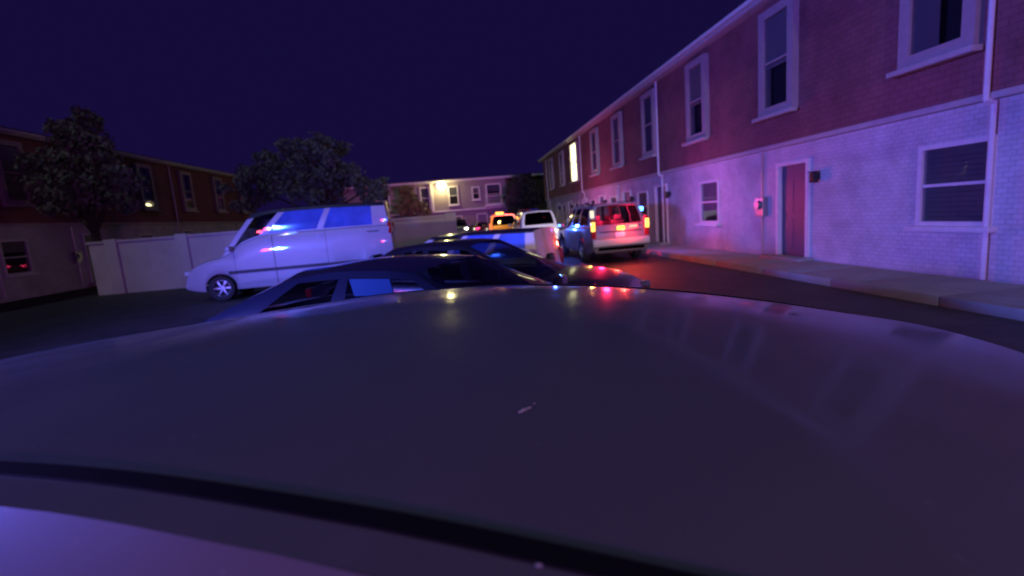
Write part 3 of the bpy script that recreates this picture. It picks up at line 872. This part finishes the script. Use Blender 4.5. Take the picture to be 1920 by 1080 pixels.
def police_suv():
    r, top, wid = make_car('police_car', 'police vehicle seen from behind by the apartment row, red and amber lights on', SUV, (4.98, 17.42, 0), RAD(90),
                           paint('silver_grey_paint', (.21, .20, .21), .0, .4), glass_mat=TINT, trim=BLACKP, cat='police car', rails=True, rear_mat=glass('rear_tint', (.4, .36, .36)))
    H = 2.65
    AMB = emit('amber_tail', (1.0, .52, .10), 2.6); PALE = emit('pale_tail', (1.0, .80, .62), 1.3)
    REDC = emit('red_centre', (1.0, .06, .045), 11); ORC = emit('orange_centre', (1.0, .30, .02), 11)
    for sg in (1, -1):      # +y is the left side of the car
        t = box('tail_light', (-H+.02, sg*.865, 1.12), (.13, .15, .62), REDLENS, r, .03)
        box('lamp', (-H-.028, sg*.872, 1.19), (.05, .135, .30), AMB, t, .02)
        if sg > 0: box('lamp', (-H+.19, sg*.825, 1.58), (.05, .13, .24), PALE, t, .02)
    box('warning_light', (-H-.03, -.02, 1.10), (.05, .22, .10), ORC, r, .015)
    box('warning_light', (-H-.03, -.43, 1.13), (.05, .25, .075), REDC, r, .015)
    box('tailgate_trim', (-H-.012, -.02, 1.0), (.03, 1.35, .035), BLACKP, r, .008)
    box('bumper_step', (-H-.07, 0, .67), (.14, 1.84, .22), principled('bumper_white', (.62, .62, .62), .5), r, .05)
    box('lower_valance', (-H-.02, 0, .46), (.12, 1.74, .2), principled('grey_plastic', (.16, .15, .15), .6), r, .04)
    box('rear_wiper', (-H+.16, .1, 1.36), (.02, .5, .02), BLACKP, r, .005, rx=RAD(8))
    w = box('side_warning_light', (-2.28, -.83, 1.64), (.26, .10, .13), EBLUE, r, .03)
    spot(r, (-2.28, -.95, 1.66), (.25, -1, .05), BLUE, 120, 165, .08)
    spot(r, (-2.28, -.95, 1.72), (.25, -1, .05), RED, 85, 165, .08)
    box('added_flank_lamp', (.86, 1.20, 1.23), (.10, .05, .06), EBLUE, r, .015)  # blue lamp added to light the car's left flank
    spot(r, (.98, 1.34, 1.26), (-1, -.42, -.12), BLUE, 75, 150, .05)
    for sg in (1, -1): spot(r, (2.72, sg*.62, .95), (1, 0, -.02), (1, .93, .78), 160, 100, .06)
    cd_ = bpy.data.lights.new('red_window_fill', 'POINT'); cd_.energy = 520; cd_.color = (1, .02, .1); cd_.shadow_soft_size = .1  # unseen red fill added to redden the rear window
    co_ = bpy.data.objects.new('red_window_fill', cd_); COL.objects.link(co_); co_.parent = r; co_.location = (-1.7, 0, 1.62)
    pd = bpy.data.lights.new('tail_glow', 'POINT'); pd.energy = 55; pd.color = (1, .05, .04); pd.shadow_soft_size = .05
    po = bpy.data.objects.new('tail_glow', pd); COL.objects.link(po); po.parent = r; po.location = (-H-.28, -.2, 1.13)
    spot(r, (-H-.09, -.2, 1.12), (-1, 0, -.12), (1, .05, .03), 85, 130, .08)
    spot(r, (-H-.09, .87, 1.2), (-1, .1, -.15), (1, .35, .06), 40, 130, .05)
police_suv()

# vehicles further up the lane
pc2, _, _ = make_car('police_car', 'second white police vehicle ahead, broad dark rear window, further up the lane', SUV, (3.85, 26.0, 0), RAD(90), WHITE, glass_mat=TINT, cat='police car')
box('side_warning_light', (1.0, -.86, 1.5), (.26, .10, .12), ERED, pc2, .03)
spot(pc2, (1.0, -1.0, 1.6), (0, -1, .12), RED, 330, 165, .08)
spot(pc2, (1.0, -1.0, 1.7), (0, -1, .12), BLUE, 170, 165, .08)
spot(pc2, (.9, .2, 2.15), (1, .25, .2), RED, 8000, 46, .08)  # red and blue beams added to tint the far building; lightbar is off
spot(pc2, (.9, -.2, 2.15), (1, .25, .2), BLUE, 8000, 46, .08)
lightbar(pc2, .6, 1.93, 1.1, ())
ORG = paint('orange_paint', (0.68, 0.33, 0.05), 0.0, 0.45)
AMBF = emit('added_amber', (1.0, .45, .06), 5.0)
tk, _, _ = make_car('utility_car', 'orange utility vehicle with added amber lights left of the far white police vehicle', SUV, (2.75, 33.0, 0), RAD(90), ORG, glass_mat=TINT, cat='utility car', film=None)
for sg in (1, -1): box('tail_light', (-2.66, sg*.87, 1.12), (.1, .14, .5), emit('far_tail', (1, .2, .08), 1.5), tk, .03)
box('warning_light', (-2.2, .2, 1.98), (.14, .5, .10), AMBF, tk, .03)  # amber lamp and the spot below added to brighten this car
spot(tk, (-3.3, .3, 2.2), (1, 0, -.75), (1, .6, .2), 90, 150, .08)
REDP = paint('red_paint', (0.30, 0.02, 0.03), 0.0, 0.45)
make_car('parked_car', 'dark red sedan far up the lane with its tail lights on', SEDAN, (2.1, 46.5, 0), RAD(92), REDP, tail_mat=emit('far_tail2', (1, .04, .16), 5.0))
SILV = paint('silver_paint', (0.42, 0.43, 0.44), 0.3, 0.4)
car, _, _ = make_car('parked_car', 'silver car facing the camera at the end of the lot with bright headlights', SUV, (-.1, 50.2, 0), RAD(-92), SILV, head_mat=emit('headlamp', (1.0, .93, .72), 16.0))
for sg in (1, -1): spot(car, (2.75, sg*.62, .98), (1, 0, -.06), (1, .92, .75), 60, 90, .05)

# patrol vehicles out of the frame whose roof lights colour the scene
def patrol(label, loc, yaw, beams, P=SUV, zl=1.965):
    r, _, _ = make_car('police_car', label, P, loc, RAD(yaw), WHITE, glass_mat=TINT, cat='police car', seats=False)
    lightbar(r, .25, zl, 1.25, ('blue', 'red'))
    for y, aim, c, p, cone in beams: spot(r, (.45, y, zl+.15), aim, c, p, cone, .4, 1.0)
    return r
patrol('white police van left of the parked row with red and blue roof lights flashing', (-8.6, 1.2, 0), 50,
       [(-.4, (1, -.05, -.02), BLUE, 14500, 125), (.4, (1, -.15, -.02), RED, 1500, 125)], VAN, 2.56)
bp = patrol('added white police vehicle in the lane behind the camera with its headlights on', (3.6, -13, 0), 90,
       [(-.4, (1, 0, 0), BLUE, 3000, 165), (.4, (1, 0, 0), RED, 2200, 165)])
for sg in (1, -1): spot(bp, (2.75, sg*.62, 1.0), (1, .02, .01), (1, .86, .68), 1900, 30, .06, .8)  # headlights added on this unseen car to light the rears ahead

# small marks on the near roof
ROOFMARK = principled('pale_dropping_glint', (.55, .54, .5), .9)
def smear(label, a, n, z, pts, rz):
    bm = bmesh.new()
    for x, y, r in pts:
        bmesh.ops.create_uvsphere(bm, u_segments=10, v_segments=6, radius=1, matrix=Matrix.Translation((x, y, 0)) @ Matrix.Diagonal((r*1.6, r, .0012, 1)))
    o = from_bm('dropping_glint', bm, ROOFMARK, None, 60)
    o.location = row(a, n, z); o.rotation_euler = (0, 0, rz)
    tag(o, label, 'dropping', 'bird droppings on the near roof')
NZ = pchip(CROSS['roof'])
def on_roof(a, n):
    dx, dy, q = a+.32, n-.856, RAD(4)
    x, y = dx*math.cos(q)+dy*math.sin(q), -dx*math.sin(q)+dy*math.cos(q)
    return NZ(x)+CROSS['crown']*max(0, 1-abs(y/CROSS['wr'])**2.4)
for lab, a, n, pts in (('pale streak of bird dropping near the middle of the foreground roof', -.183, .472, [(0, 0, .0022), (.006, .001, .003), (.013, .0, .002), (.024, .003, .0018)]),
                       ('small pale spot of dropping at the right side of the foreground roof', -.047, .60, [(0, 0, .002), (.012, -.002, .0016)]),
                       ('painted pale glint on the roof edge below the black strip', -.104, .283, [(0, 0, .0028), (.008, .001, .0022)])):  # last one paints a highlight on the side rail
    smear(lab, a, n, on_roof(a, n)+.0006, pts, RAD(35))
